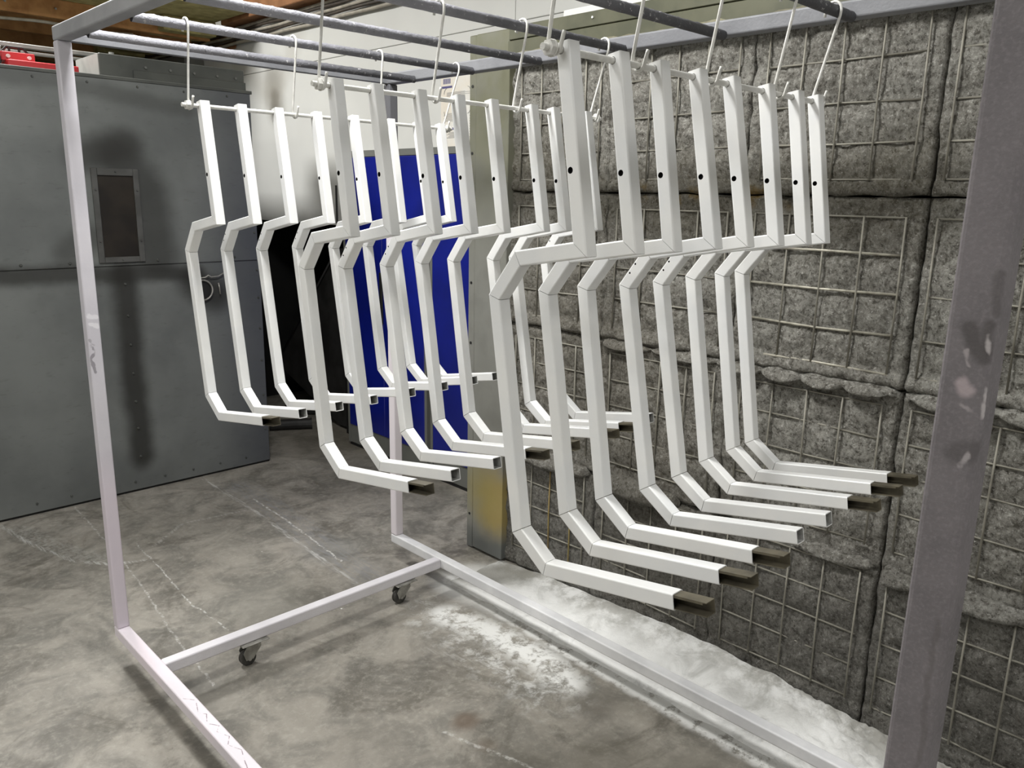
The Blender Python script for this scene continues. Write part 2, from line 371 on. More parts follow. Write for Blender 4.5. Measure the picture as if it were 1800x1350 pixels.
def mat_post1():
    m = Mat('lilac_post_with_chips'); v = m.warp(0.03, 20, 3)
    col = m.mix(m.ramp(m.noise(4, 4), 0.35, 0.65), lin((204, 201, 207)), lin((194, 191, 198)))
    z = m.sep()[2]
    col = m.mix(m.ramp(z, 0.55, 0.8, 0.7, 0.0), col, lin((212, 200, 210)))
    for pts, w, a, c in (([(0.010, 2.029, 1.150), (0.03, 2.029, 1.146)], 0.010, 0.7, (226, 224, 228)),
                         ([(0.012, 2.029, 1.125), (0.03, 2.029, 1.12)], 0.009, 0.7, (226, 224, 228)),
                         ([(0.008, 2.029, 1.062), (0.018, 2.029, 1.04), (0.006, 2.029, 1.02), (0.012, 2.029, 0.98)], 0.006, 0.8, (128, 124, 130)),
                         ([(0.006, 2.029, 1.08), (0.016, 2.029, 1.06)], 0.004, 0.7, (150, 146, 152))):
        col = m.mix(m.math('MULTIPLY', m.poly(pts, w, v, 0.4), a), col, lin(c))
    m.bump(m.noise(160, 4), 0.15, 0.003)
    return m.fin(col, 0.55, 0, 0.4)
M['post1'] = mat_post1()

# ------------------------------------------------------------------ setting
bm = bmesh.new(); add_box(bm, (-4, -4, -0.12), (4.0, 7.2, 0)); fl = build('floor', bm, M['floor'])
tagp(fl, 'stained grey concrete floor with white powder scuffs', None, None, 'structure')
def wall(name, lo, hi, mat, label):
    return tagp(box(name, lo, hi, mat), label, None, None, 'structure')
wall('wall_left', (-4.1, -4, 0), (-4, 7.2, 3.25), M['room'], 'plain pale wall on the left, outside the view')
wall('wall_front', (-4, -4.1, 0), (4, -4, 3.25), M['room'], 'plain pale wall behind the viewer')
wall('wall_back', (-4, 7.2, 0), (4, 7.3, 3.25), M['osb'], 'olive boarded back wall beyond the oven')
# far white wall with a low sooty opening
wf = empty('wall_far', (1.9, 3.5, 0), 'sooty white wall above the blue lockers and dark opening', None, None, 'structure')
def part_world(o, parent):
    o.parent = parent; o.matrix_parent_inverse = Matrix.Translation(parent.location).inverted(); return o
OY0, OY1, OZ = 3.59, 4.98, 1.33
bm = bmesh.new()
add_box(bm, (1.9, -4, 0), (2.0, OY0, 2.262)); add_box(bm, (1.9, OY1, 0), (2.0, 7.2, 2.262)); add_box(bm, (1.9, OY0, OZ), (2.0, OY1, 2.262))
part_world(build('lower_wall_sheet', bm, M['whitewall']), wf)
for a, b in ((-4, 2.19), (2.194, 7.2)):
    part_world(box('upper_wall_sheet', (1.9, a, 2.265), (2.0, b, 3.25), M['whitewall'], None, 0.002), wf)
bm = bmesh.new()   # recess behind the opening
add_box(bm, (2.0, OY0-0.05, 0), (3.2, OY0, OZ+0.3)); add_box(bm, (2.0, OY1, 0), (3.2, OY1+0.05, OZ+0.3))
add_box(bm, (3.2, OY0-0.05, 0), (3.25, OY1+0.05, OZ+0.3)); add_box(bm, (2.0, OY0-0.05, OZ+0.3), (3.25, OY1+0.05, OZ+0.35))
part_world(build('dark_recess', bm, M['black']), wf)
# ceiling
ce = tagp(box('ceiling', (-4, -4, 3.25), (4, 7.3, 3.35), M['room']), 'pale ceiling with a low timber deck at the far end', None, None, 'structure')
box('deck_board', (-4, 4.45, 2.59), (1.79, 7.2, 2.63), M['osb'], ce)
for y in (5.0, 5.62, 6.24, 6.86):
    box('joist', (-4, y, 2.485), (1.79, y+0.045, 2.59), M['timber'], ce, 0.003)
box('rim_board', (1.80, 2.6, 2.568), (1.897, 4.85, 2.78), M['timber_dark'], ce, 0.004)
box('rim_board', (1.895, 4.85, 2.44), (1.899, 7.2, 2.59), M['timber_dark'], ce, 0.004)
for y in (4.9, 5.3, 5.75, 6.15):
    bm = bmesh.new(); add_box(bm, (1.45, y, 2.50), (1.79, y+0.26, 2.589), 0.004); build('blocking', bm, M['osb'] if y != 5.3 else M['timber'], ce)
for x in (0.60, 0.86):
    cyl('timber_peg', (x, 4.999, 2.54), (x, 4.985, 2.535), 0.006, M['zinc'], ce, 8)

# cables along the wall top
for i, (z, r, mt, w) in enumerate(((2.462, 0.010, 'cable_grey', 'lowest'), (2.486, 0.009, 'cable_dark', 'second lowest'),
        (2.508, 0.010, 'cable_grey', 'middle'), (2.530, 0.009, 'cable_dark', 'second highest'), (2.552, 0.009, 'cable_grey', 'highest'))):
    pts = [(1.878 - 0.004*(i % 2) + 0.003*math.sin(k*1.1+i), 2.6+k*0.1, z + 0.0018*math.sin(k*0.9+i*1.3)) for k in range(46)]
    tagp(tube('cable', pts, r, M[mt]), '%s of the cables clipped along the top of the white wall' % w, 'cable', 'cables along the wall top')
pts = [(0.1+0.03*k, 4.94, 2.428 + 0.006*math.sin(k*0.35) + (0.012 if k > 14 else 0)) for k in range(40)]
tagp(tube('flexible_conduit', pts, 0.009, M['cable_grey'], None, 8), 'thin ribbed flexible conduit running under the timber joist', 'conduit')
tagp(box('junction_box', (1.80, 6.0, 2.28), (1.9, 6.29, 2.445), M['whitewall'], None, 0.01), 'white junction box on the wall beneath the cables', 'box')
tagp(box('grey_duct', (1.76, 5.36, 2.26), (1.9, 5.94, 2.445), M['cab_grey'], None, 0.006), 'grey metal trunking box on the white wall above the oven', 'duct')

# ------------------------------------------------------------------ block wall with wire mesh
WX = 1.475
ws = empty('wall_right', (WX, 0.5, 0), 'rough grey block wall behind dusty welded wire mesh', None, None, 'structure')
part_world(box('backing', (1.62, -1.4, 0), (1.9, 1.95, 2.06), M['hole']), ws)
cols = [(-0.82, -0.2955, [-0.745, -0.64, -0.535, -0.43, -0.345]), (-0.2945, 0.2315, [-0.218, -0.113, -0.008, 0.097, 0.203]),
        (0.2335, 0.7565, [0.279, 0.387, 0.493, 0.600, 0.707]), (0.7575, 1.2735, [0.800, 0.905, 1.010, 1.112, 1.225]),
        (1.2745, 1.775, [1.320, 1.387, 1.494, 1.597, 1.70])]
rows = [(0.0, 0.512, [0.090, 0.194, 0.295, 0.394, 0.492]), (0.516, 1.03, [0.58, 0.69, 0.795, 0.892, 0.985]),
        (1.034, 1.535, [1.074, 1.175, 1.283, 1.389, 1.484]), (1.539, 2.055, [1.580, 1.672, 1.775, 1.888, 1.985])]
sm = lambda t: t*t*(3-2*t) if 0 < t < 1 else (0.0 if t <= 0 else 1.0)
def batt(ci, ri):
    y0, y1, ys = cols[ci]; z0, z1, zs = rows[ri]; st = 0.0085
    nb, nz = max(4, int((y1-y0)/st)), int((z1-z0)/st)
    sag = [random.uniform(-0.012, 0.012) for _ in range(4)]
    vs, fs = [], []
    seed = Vector((ci*7.3, ri*5.1, 3.3))
    for j in range(nz+1):
        z = z0 + (z1-z0)*j/nz
        for i in range(nb+1):
            y = y0 + (y1-y0)*i/nb
            dw = min(min(abs(y-a) for a in ys), min(abs(z-a) for a in zs))
            if ri == 0 and ci >= 3: dw = dw*0.6
            d = 0.010*sm(dw/0.05)
            e = min(y-y0, y1-y, z-z0, z1-z)
            d -= (0.016 if ci in (1, 2) else 0.008)*(1-sm(min(y-y0, y1-y)/0.009))*(0.4+0.9*sm(0.5+1.3*noise.noise(Vector((z*6, ci*3.1, 0))))) + (0.008 if z > 1.4 else 0.014)*(1-sm(min(z-z0, z1-z)/0.012))
            if ri == 2 and z < 1.09: d += 0.012*sm((1.09-z)/0.03)
            if ri == 2 and z > 1.485: d -= 0.005*sm((z-1.485)/0.02)
            if ri == 3 and z < 1.58: d += 0.006
            p = Vector((y*34, z*34, 0)) + seed
            d += 0.008*noise.noise(p*0.28) + 0.0045*noise.noise(p) + 0.0048*noise.noise(p*2.4)
            vs.append((WX-0.004-d, y, z + (0.006*noise.noise(Vector((y*14, ri, ci))) if j in (0, nz) else 0)))
    W = nb+1
    for j in range(nz):
        for i in range(nb): fs.append((j*W+i, (j+1)*W+i, (j+1)*W+i+1, j*W+i+1))
    ring = [i for i in range(W)] + [j*W+nb for j in range(1, nz+1)] + [nz*W+i for i in range(nb-1, -1, -1)] + [j*W for j in range(nz-1, 0, -1)]
    base = len(vs)
    for k in ring: vs.append((1.62, vs[k][1], vs[k][2]))
    n = len(ring)
    for k in range(n): fs.append((ring[k], ring[(k+1) % n], base+(k+1) % n, base+k))
    me = bpy.data.meshes.new('wall_block'); me.from_pydata(vs, [], fs)
    bm = bmesh.new(); bm.from_mesh(me); bmesh.ops.recalc_face_normals(bm, faces=bm.faces[:]); bm.to_mesh(me); bm.free()
    return part_world(link('wall_block', me, M['batt'], None, True), ws)
for ci in range(len(cols)):
    for ri in range(4):
        if ci == 0 and ri == 3: pass
        batt(ci, ri)
        y0, y1, ys = cols[ci]; z0, z1, zs = rows[ri]
        mesh0 = part_world(tube('wire_mesh', [(WX-0.007, ys[0], zs[-1]), (WX-0.007, ys[-1], zs[-1])], 0.003, M['wire'], None, 6), ws)
        for z in zs[:-1]:
            w = 0.004; bright = ri == 2 and ci == 2
            k = 0.0 if not bright else -0.004
            o = tube('wire', [(WX-0.006+k+random.uniform(-w, w)*0.7, ys[0]-0.002, z+random.uniform(-w, w)), (WX-0.007+k+random.uniform(-w, w)*0.7, (ys[0]+ys[-1])/2, z+random.uniform(-w, w)),
                              (WX-0.006+k, ys[-1]+0.002, z+random.uniform(-w, w))], 0.0040 if bright else 0.0029, M['wire_bright'] if bright else M['wire'], None, 6)
            o.parent = mesh0
        for k, y in enumerate(ys):
            j = random.uniform(-0.003, 0.002)
            o = tube('wire', [(WX-0.011+j, y, zs[0]-0.002), (WX-0.012+j, y+random.uniform(-.003, .003), (zs[0]+zs[-1])/2), (WX-0.011+j, y, zs[-1]+0.002)], 0.0030,
                     M['wire_yellow'] if (ri == 0 and ci == 4 and k in (1, 2)) else M['wire'], None, 6)
            o.parent = mesh0
# sagging torn edges between the courses
def flap(ya, yb, z, dep, th, per, ph):
    vs, fs = [], []; n = int((yb-ya)/0.006); m_ = 12
    for j in range(n+1):
        y = ya + (yb-ya)*j/n
        w = abs(math.sin((y-ph)*math.pi/per))**0.6
        end = sm(min(y-ya, yb-y)/0.02)
        D = dep*(0.35+0.65*w)*end; T = th*(0.45+0.55*w)*(0.4+0.6*end)
        dz = -0.014*w + 0.008*noise.noise(Vector((y*8, z, 0)))
        for i in range(m_+1):
            a = math.pi*(i/m_) - math.pi/2
            q = 0.004*noise.noise(Vector((y*40, i*0.9, z*9)))
            vs.append((1.472 - D*math.cos(a) - q, y, z + dz*math.cos(a) + T*math.sin(a)*0.5 + q))
    W = m_+1
    for j in range(n):
        for i in range(m_): fs.append((j*W+i, j*W+i+1, (j+1)*W+i+1, (j+1)*W+i))
    me = bpy.data.meshes.new('torn_edge'); me.from_pydata(vs, [], fs)
    part_world(link('torn_edge', me, M['batt'], None, True), ws)
flap(-0.55, 0.226, 1.022, 0.050, 0.040, 0.20, 0.0)
flap(0.240, 0.752, 1.024, 0.050, 0.036, 0.125, 0.262)
flap(0.765, 1.268, 1.024, 0.030, 0.030, 0.25, 0.80)
flap(-0.55, 0.226, 0.515, 0.045, 0.050, 0.25, 0.1)
flap(0.240, 0.50, 0.520, 0.026, 0.040, 0.26, 0.24)
flap(0.90, 1.268, 0.512, 0.048, 0.075, 0.40, 0.88)
flap(1.30, 1.740, 0.512, 0.050, 0.060, 0.44, 1.3)
# end cap of the block wall
ec = empty('trim_1', (1.455, 1.86, 0), 'galvanised end cap of the block wall with yellow powder stain at its foot', None, None, 'structure')
bm = bmesh.new(); add_box(bm, (1.438, 1.742, 0.012), (1.62, 1.925, 2.115), 0.003); part_world(build('face_sheet', bm, M['cap']), ec)
bm = bmesh.new(); add_box(bm, (1.442, 1.930, 0.004), (1.9, 1.968, 2.115), 0.003); part_world(build('edge_flange', bm, M['cap']), ec)
for z in (0.16, 0.42, 0.67, 0.92, 1.17, 1.43, 1.68, 1.93):
    part_world(cyl('screw_hole', (1.4435, 1.949, z), (1.4405, 1.949, z), 0.006, M['black'], None, 10), ec)
# olive header over the block wall
hd = empty('trim_2', (1.44, 0.4, 2.07), 'olive sheet metal header along the top of the block wall', None, None, 'structure')
bm = bmesh.new(); add_box(bm, (1.430, -1.4, 2.072), (1.9, 1.738, 2.118), 0.002); part_world(build('upper_fold', bm, M['olive_sheet']), hd)
bm = bmesh.new(); add_box(bm, (1.425, -1.4, 2.020), (1.62, 1.738, 2.068), 0.002); part_world(build('lower_fold', bm, M['olive_sheet']), hd)
bm = bmesh.new(); add_box(bm, (1.46, -1.4, 2.121), (1.9, 1.5, 2.145), 0.002); part_world(build('white_flashing', bm, M['whitewall']), hd)
for y in (1.84, 1.60, 1.34, 1.14, 0.9, 0.6):
    part_world(cyl('screw', (1.4302, y if y < 1.73 else 1.7, 2.098), (1.4265, y if y < 1.73 else 1.7, 2.098), 0.004, M['hook'], None, 8), hd)
bm = bmesh.new()   # ragged filler bead under the header
pts = []
for k in range(150):
    y = -1.35 + k*0.0206
    pts.append((1.432+0.006*noise.noise(Vector((y*20, 1, 0))), y, 2.010 + 0.012*noise.noise(Vector((y*6, 0, 0))) + 0.008*noise.noise(Vector((y*25, 0, 0)))))
add_tube(bm, pts, 0.018, 8); part_world(build('filler_bead', bm, M['filler'], None, True), hd)

# powder drift along the wall foot
def drift():
    vs, fs = [], []; ny, nx = 300, 44
    for j in range(ny+1):
        y = -0.95 + j*(2.78/ny)
        for i in range(nx+1):
            u = i/nx; x = 1.150 + 0.012*noise.noise(Vector((y*9, 0, 5))) + u*(1.458-1.150)
            pk = 0.042*math.exp(-((y-0.75)/0.55)**2) + 0.018
            pk *= sm((1.80-y)/0.35)
            h = pk*(0.15*sm(u/0.2) + 0.85*sm((u-0.25)/0.75))
            rough = 0.25 + 1.5*sm((0.55-y)/0.3)
            p = Vector((x*30, y*30, 0))
            h += (0.006*noise.noise(p*0.5) + 0.005*rough*noise.noise(p*1.6)*sm((u-0.15)/0.3) + 0.003*rough*noise.noise(p*3.3))*min(1, sm(u/0.12))*sm((1.80-y)/0.2)
            vs.append((x, y, h - 0.004*(1-sm(u/0.06)) - 0.004*(1-sm((1.82-y)/0.1)) + 0.001))
    W = nx+1
    for j in range(ny):
        for i in range(nx): fs.append((j*W+i, j*W+i+1, (j+1)*W+i+1, (j+1)*W+i))
    me = bpy.data.meshes.new('powder_drift'); me.from_pydata(vs, [], fs)
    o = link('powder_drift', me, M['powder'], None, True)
    tagp(o, 'drift of fallen white powder heaped along the foot of the block wall', 'powder', None, 'stuff')
drift()

# ------------------------------------------------------------------ oven
OY = 3.58
ov = empty('curing_oven', (0.2, 4.5, 0), 'big sooty grey sheet steel oven with riveted seams and small window', 'oven')
P = lambda o: part_world(o, ov)
P(box('body', (-1.3, OY+0.025, 0.02), (1.335, 6.2, 2.0), M['oven_top']))
P(box('lower_panel', (-1.3, OY+0.004, 0.012), (1.345, OY+0.025, 1.170), M['oven'], None, 0.002))
P(box('upper_panel', (-1.3, OY-0.004, 1.155), (1.335, OY+0.025, 2.008), M['oven'], None, 0.002))
P(box('top_lip', (-1.3, OY-0.008, 2.006), (1.345, OY+0.06, 2.022), M['oven_top'], None, 0.002))
P(box('bottom_gap', (-1.3, OY+0.015, 0.0), (1.345, OY+0.05, 0.012), M['black']))
bm = bmesh.new()
for x in [-0.6+0.2*i for i in range(10)]: add_cyl(bm, (x, OY-0.004, 1.175), (x, OY-0.010, 1.175), 0.007, 8, 0.004)
for x in [-0.55+0.22*i for i in range(9)]: add_cyl(bm, (x, OY-0.004, 1.985), (x, OY-0.009, 1.985), 0.006, 8, 0.004)
for x in [0.15+0.15*i for i in range(8)]: add_cyl(bm, (x, OY+0.004, 0.055), (x, OY-0.002, 0.055), 0.006, 8, 0.004)
for z in (1.065, 0.91, 0.765, 0.62, 0.475, 0.335, 0.185): add_cyl(bm, (0.638, OY+0.004, z), (0.638, OY-0.003, z), 0.007, 8, 0.004)
for z in (0.2, 0.4, 0.6, 0.78, 0.95, 1.1): add_cyl(bm, (1.325, OY+0.004, z), (1.325, OY-0.002, z), 0.006, 8, 0.004)
for z in (1.3, 1.55, 1.8): add_cyl(bm, (1.318, OY-0.004, z), (1.318, OY-0.010, z), 0.006, 8, 0.004)
rv = P(build('rivets', bm, M['oven_top'])); rv['kind'] = 'stuff'
bm = bmesh.new()
x0, x1, z0, z1, fw = 0.526, 0.738, 1.172, 1.610, 0.026
add_box(bm, (x0, OY-0.016, z0), (x0+fw, OY-0.004, z1), 0.002); add_box(bm, (x1-fw, OY-0.016, z0), (x1, OY-0.004, z1), 0.002)
add_box(bm, (x0+fw, OY-0.016, z0), (x1-fw, OY-0.004, z0+fw), 0.002); add_box(bm, (x0+fw, OY-0.016, z1-fw*1.3), (x1-fw, OY-0.004, z1), 0.002)
for q in ((x0+.013, z0+.1), (x0+.013, z1-.1), (x1-.013, z0+.1), (x1-.013, z1-.1), ((x0+x1)/2, z0+.013), ((x0+x1)/2, z1-.015)):
    add_cyl(bm, (q[0], OY-0.016, q[1]), (q[0], OY-0.021, q[1]), 0.005, 8, 0.003)
wfm = P(build('window_frame', bm, simple('window_frame_steel', (92, 92, 90), (78, 78, 76), 9, 0.5, 0.3)))
pane = box('window_pane', (x0+fw, OY-0.006, z0+fw), (x1-fw, OY-0.0042, z1-fw*1.3), simple('sooty_window_glass', (44, 38, 32), (28, 24, 21), 6, 0.35))
pane.parent = wfm
bm = bmesh.new(); rc = Vector((1.013, OY-0.012, 1.012))
add_tube(bm, [rc + 0.052*Vector((math.cos(a*math.pi/12), 0, math.sin(a*math.pi/12))) for a in range(25)], 0.0045, 8, False)
hr = P(build('handle_ring', bm, M['zinc'], None, True))
hw = cyl('handle_well', (rc.x, OY+0.0035, rc.z), (rc.x, OY-0.001, rc.z), 0.046, M['black'], None, 24); hw.parent = hr
P(tube('latch_wire', [(1.00, OY-0.01, 1.075), (1.03, OY-0.014, 1.078), (1.045, OY-0.016, 1.088), (1.06, OY-0.014, 1.078), (1.10, OY-0.014, 1.080), (1.13, OY-0.012, 1.095)], 0.0035, M['zinc']))
P(tube('latch_pin', [(1.100, OY-0.008, 1.045), (1.103, OY-0.012, 1.02), (1.106, OY-0.010, 0.985)], 0.004, M['zinc']))
th = P(box('top_housing', (0.652, 3.70, 2.0), (1.369, 4.03, 2.136), M['oven_top'], None, 0.003))
e = box('housing_end_sheet', (0.648, 3.705, 2.005), (0.6515, 4.028, 2.132), M['galv']); e.parent = th
e = box('housing_lip', (0.80, 3.69, 2.02), (1.372, 3.699, 2.075), M['oven_top'], None, 0.002); e.parent = th
for x in (0.86, 0.98, 1.10, 1.22, 1.32):
    e = cyl('bolt', (x, 3.699, 2.092), (x, 3.691, 2.092), 0.006, M['cab_grey'], None, 8); e.parent = th
P(cyl('vent_stub', (0.76, 3.85, 2.136), (0.76, 3.85, 2.165), 0.012, M['galv']))
# red machine on the oven roof
rm = empty('red_machine', (0.36, 3.8, 2.022), 'red steel machine with black frame and two round bolts on the oven roof', 'machine')
R_ = lambda o: part_world(o, rm)
R_(box('base_channel', (0.275, 3.70, 2.022), (0.56, 3.86, 2.062), M['red'], None, 0.003))
bm = bmesh.new(); add_box(bm, (0.262, 3.74, 2.060), (0.392, 3.82, 2.098), 0.002); R_(build('upper_block', bm, M['red']))
for x in (0.285, 0.368): R_(cyl('bolt', (x, 3.740, 2.078), (x, 3.728, 2.078), 0.008, M['hook'], None, 10))
bm = bmesh.new()
for a, b in (((0.268, 2.098), (0.290, 2.122)), ((0.290, 2.122), (0.352, 2.122)), ((0.352, 2.122), (0.378, 2.096)), ((0.300, 2.120), (0.300, 2.098)), ((0.338, 2.120), (0.340, 2.098))):
    add_cyl(bm, (a[0], 3.77, a[1]), (b[0], 3.77, b[1]), 0.005, 8)
R_(build('carry_frame', bm, M['sooty']))
R_(cyl('black_wheel', (0.225, 3.76, 2.062), (0.225, 3.80, 2.062), 0.040, M['black'], None, 24))
gr = empty('grey_track', (0.5, 4.1, 2.14), 'pale grey double steel track lying above the red machine', 'track')
part_world(box('upper_bar', (0.28, 4.10, 2.170), (0.95, 4.14, 2.190), M['galv'], None, 0.002), gr)
part_world(box('lower_bar', (0.36, 4.10, 2.146), (0.95, 4.14, 2.158), M['galv'], None, 0.002), gr)
part_world(box('end_foot', (0.28, 4.09, 2.128), (0.345, 4.15, 2.168), M['galv'], None, 0.003), gr)
part_world(cyl('strut', (0.33, 4.12, 2.165), (0.36, 4.12, 2.024), 0.007, M['sooty']), gr)
part_world(cyl('strut', (0.36, 4.2, 2.13), (0.80, 4.2, 2.05), 0.008, M['sooty']), gr)
part_world(box('track_foot', (0.80, 4.10, 2.024), (0.83, 4.14, 2.17), M['sooty']), gr)

# ------------------------------------------------------------------ blue lockers
def locker(y0, y1, hy, label):
    t = empty('storage_locker', (1.885, (y0+y1)/2, 0), label, 'locker', 'blue lockers under the white wall')
    Q = lambda o: part_world(o, t)
    bm = bmesh.new()
    add_box(bm, (1.868, y0, 0.02), (1.899, y0+0.02, 1.748)); add_box(bm, (1.868, y1-0.02, 0.02), (1.899, y1, 1.748))
    add_box(bm, (1.868, y0+0.02, 1.715), (1.899, y1-0.02, 1.748)); add_box(bm, (1.885, y0+0.02, 0.13), (1.899, y1-0.02, 1.715))
    Q(build('frame', bm, M['cab_grey']))
    Q(box('kick_plate', (1.874, y0+0.02, 0.02), (1.885, y1-0.02, 0.132), M['cab_grey'], None, 0.002))
    ym = (y0+y1)/2
    for a, b, h in ((y0+0.022, ym-0.002, 0), (ym+0.002, y1-0.022, 1)):
        d = Q(box('door', (1.866, a, 0.136), (1.884, b, 1.712), M['blue'], None, 0.003))
        if h:
            k = box('handle', (1.858, hy-0.014, 0.80), (1.866, hy+0.014, 1.09), M['black'], None, 0.003)
            k.parent = d
    Q(box('foot_gap', (1.880, y0, 0.0), (1.899, y1, 0.02), M['black']))
    return t
locker(2.79, 3.57, 3.19, 'left blue steel locker beside the dark opening, with black handle')
locker(1.99, 2.76, 2.42, 'right blue steel locker partly hidden by the galvanised wall end')

# poster on the white wall
po = empty('wall_poster', (1.895, 2.57, 1.9), 'faded white instruction poster with blue heading bars above the right blue locker', 'poster')
Q = lambda o: part_world(o, po)
PX = 1.8955
def mat_paper():
    m = Mat('yellowed_poster_paper')
    col = m.mix(m.ramp(m.noise(5, 4), 0.4, 0.7), lin((226, 225, 220)), lin((222, 214, 200)))
    return m.fin(col, 0.5)
Q(box('paper', (PX, 2.36, 1.745), (1.8995, 2.70, 2.09), mat_paper()))
ink = simple('grey_print', (120, 120, 122), (136, 136, 136), 40, 0.6); navy = simple('indigo_print', (70, 68, 120), (84, 82, 128), 30, 0.6)
def bar(name, y0, y1, z0, z1, mt): Q(box(name, (PX-0.0006, y0, z0), (PX-0.0001, y1, z1), mt))
bar('heading_bar', 2.615, 2.695, 2.022, 2.032, navy); bar('heading_bar', 2.56, 2.66, 1.828, 1.838, navy)
bm = bmesh.new()
for k in range(6): add_box(bm, (PX-0.0006, 2.628+k*0.0095, 2.042), (PX-0.0001, 2.634+k*0.0095, 2.066))
Q(build('heading_print', bm, navy))
bm = bmesh.new()
for k in range(9): add_box(bm, (PX-0.0006, 2.60, 1.868+0.0045*k), (PX-0.0001, 2.68-0.012*(k % 3), 1.8695+0.0045*k))
for k in range(6): add_box(bm, (PX-0.0006, 2.575, 1.790+0.005*k), (PX-0.0001, 2.655-0.01*(k % 3), 1.792+0.005*k))
for k in range(5): add_box(bm, (PX-0.0006, 2.52-0.05*(k % 2), 1.984+0.004*k), (PX-0.0001, 2.655, 1.9855+0.004*k))
for k in range(9): add_box(bm, (PX-0.0006, 2.47, 1.79+0.012*k), (PX-0.0001, 2.485, 1.794+0.012*k))
tx = Q(build('body_print', bm, ink)); tx['kind'] = 'stuff'
bm = bmesh.new()
for cy, cz, a0, a1 in ((2.655, 1.995, 90, 180), (2.50, 1.995, 0, 90), (2.655, 1.915, 180, 270), (2.50, 1.925, 270, 360)):
    add_tube(bm, [(PX-0.0008, cy - 0.02*math.cos(math.radians(a0+(a1-a0)*k/6+180)) * -1, cz + 0.026*math.sin(math.radians(a0+(a1-a0)*k/6))) for k in range(7)], 0.0012, 5)
Q(build('ring_outline', bm, ink))

# ------------------------------------------------------------------ dark things in the opening
lp = empty('leaning_panel', (2.1, 4.1, 0), 'dark sheet metal panel leaning in the shadowed opening', 'panel')
bm = bmesh.new()
vs = [(2.02, 4.72, 0.30), (2.02, 3.92, 0.02), (2.02, 3.80, 0.02), (2.02, 3.80, 1.18), (2.02, 3.86, 1.18)]
A = [bm.verts.new(v) for v in vs]; B = [bm.verts.new((v[0]+0.012, v[1], v[2])) for v in vs]
bm.faces.new(A); bm.faces.new(B[::-1])
for i in range(5): bm.faces.new((A[i], A[(i+1) % 5], B[(i+1) % 5], B[i]))
part_world(build('sheet', bm, M['sooty']), lp)
part_world(tube('edge_tube', [(2.01, 3.86, 1.185), (2.01, 4.73, 0.30)], 0.007, M['sooty']), lp)
pp = empty('slotted_post', (2.0, 3.78, 0), 'black slotted steel post standing at the right of the opening', 'post')
bm = bmesh.new(); add_box(bm, (1.985, 3.70, 0.0), (2.0, 3.78, 1.06), 0.002)
part_world(build('upright', bm, M['black']), pp)
bm = bmesh.new()
for k in range(9): add_box(bm, (1.9835, 3.762, 0.72+0.035*k), (1.9852, 3.770, 0.734+0.035*k))
h = part_world(build('slots', bm, M['sooty']), pp); h['kind'] = 'stuff'
part_world(tube('hook_tab', [(1.982, 3.735, 0.72), (1.978, 3.733, 0.70), (1.982, 3.738, 0.675)], 0.004, M['zinc']), pp)
for i, (a, b, l) in enumerate((((1.64, 4.15, 0.035), (1.86, 4.02, 0.035), 'short dark steel tube on the floor nearest the oven'),
                               ((1.92, 4.45, 0.035), (2.12, 4.25, 0.035), 'short dark steel tube on the floor deeper in the opening'))):
    bm = bmesh.new(); add_cyl(bm, a, b, 0.035, 14)
    d = (Vector(b)-Vector(a)).normalized(); add_cyl(bm, Vector(b), Vector(b)+d*0.012, 0.038, 14)
    tagp(build('steel_tube', bm, M['sooty']), l, 'tube', 'dark tubes on the floor')
tagp(cyl('black_rod', (1.893, 3.67, 1.34), (1.893, 3.67, 1.56), 0.006, M['black'], None, 8), 'thin black rod upright on the white wall left of the blue lockers', 'rod')

# ------------------------------------------------------------------ rolling rack
Wd, L, H, zb, t = 1.1429, 2.0673, 1.95, 0.1248, 0.0381
Yc = 1.7338; YE = -0.336
rk = empty('rolling_rack', (Wd/2, 0.8, 0), 'tall rolling steel rack frame caked in white and grey powder overspray', 'rack')
K = lambda o: part_world(o, rk)
def bx(name, lo, hi, mt, b=0.005): return K(box(name, lo, hi, M[mt], None, b, 3))
bx('base_rail', (0, YE, zb-t), (t, L, zb), 'pink')
bx('base_rail', (Wd-t, YE, zb-t), (Wd, L, zb), 'grey_rail')
bx('cross_rail', (t-0.001, Yc, zb-t), (Wd-t+0.001, Yc+t, zb), 'lilac')
bx('cross_rail', (t-0.001, -0.2, zb-t), (Wd-t+0.001, -0.2+t, zb), 'lilac')
bx('post', (0, L-t, zb), (t, L, H-t), 'post1')
bx('post', (Wd-t, L-t, zb), (Wd, L, H-t), 'post2')
bx('post', (0, YE, zb), (t, YE+t, H-t), 'post3')
bx('post', (Wd-t, YE, zb), (Wd, YE+t, H-t), 'lilac')
bx('top_rail', (0, YE, H-t), (t, L, H), 'beam')
bx('top_rail', (Wd-t, YE, H-t), (Wd, L, H), 'beam_dark')
bx('end_bar', (t-0.002, L-0.030, H-t+0.001), (Wd-t+0.002, L-0.006, H-t+0.022), 'beam_dark', 0.002)
bx('end_bar', (t-0.002, YE, H-t), (Wd-t+0.002, YE+t, H), 'beam')
ROD = {1: 1.8822, 2: 1.5702, 3: 1.2639, 4: 0.9448, 5: 0.6374, 6: 0.32, 7: 0.01}
zr, rr = 1.9146, 0.0115
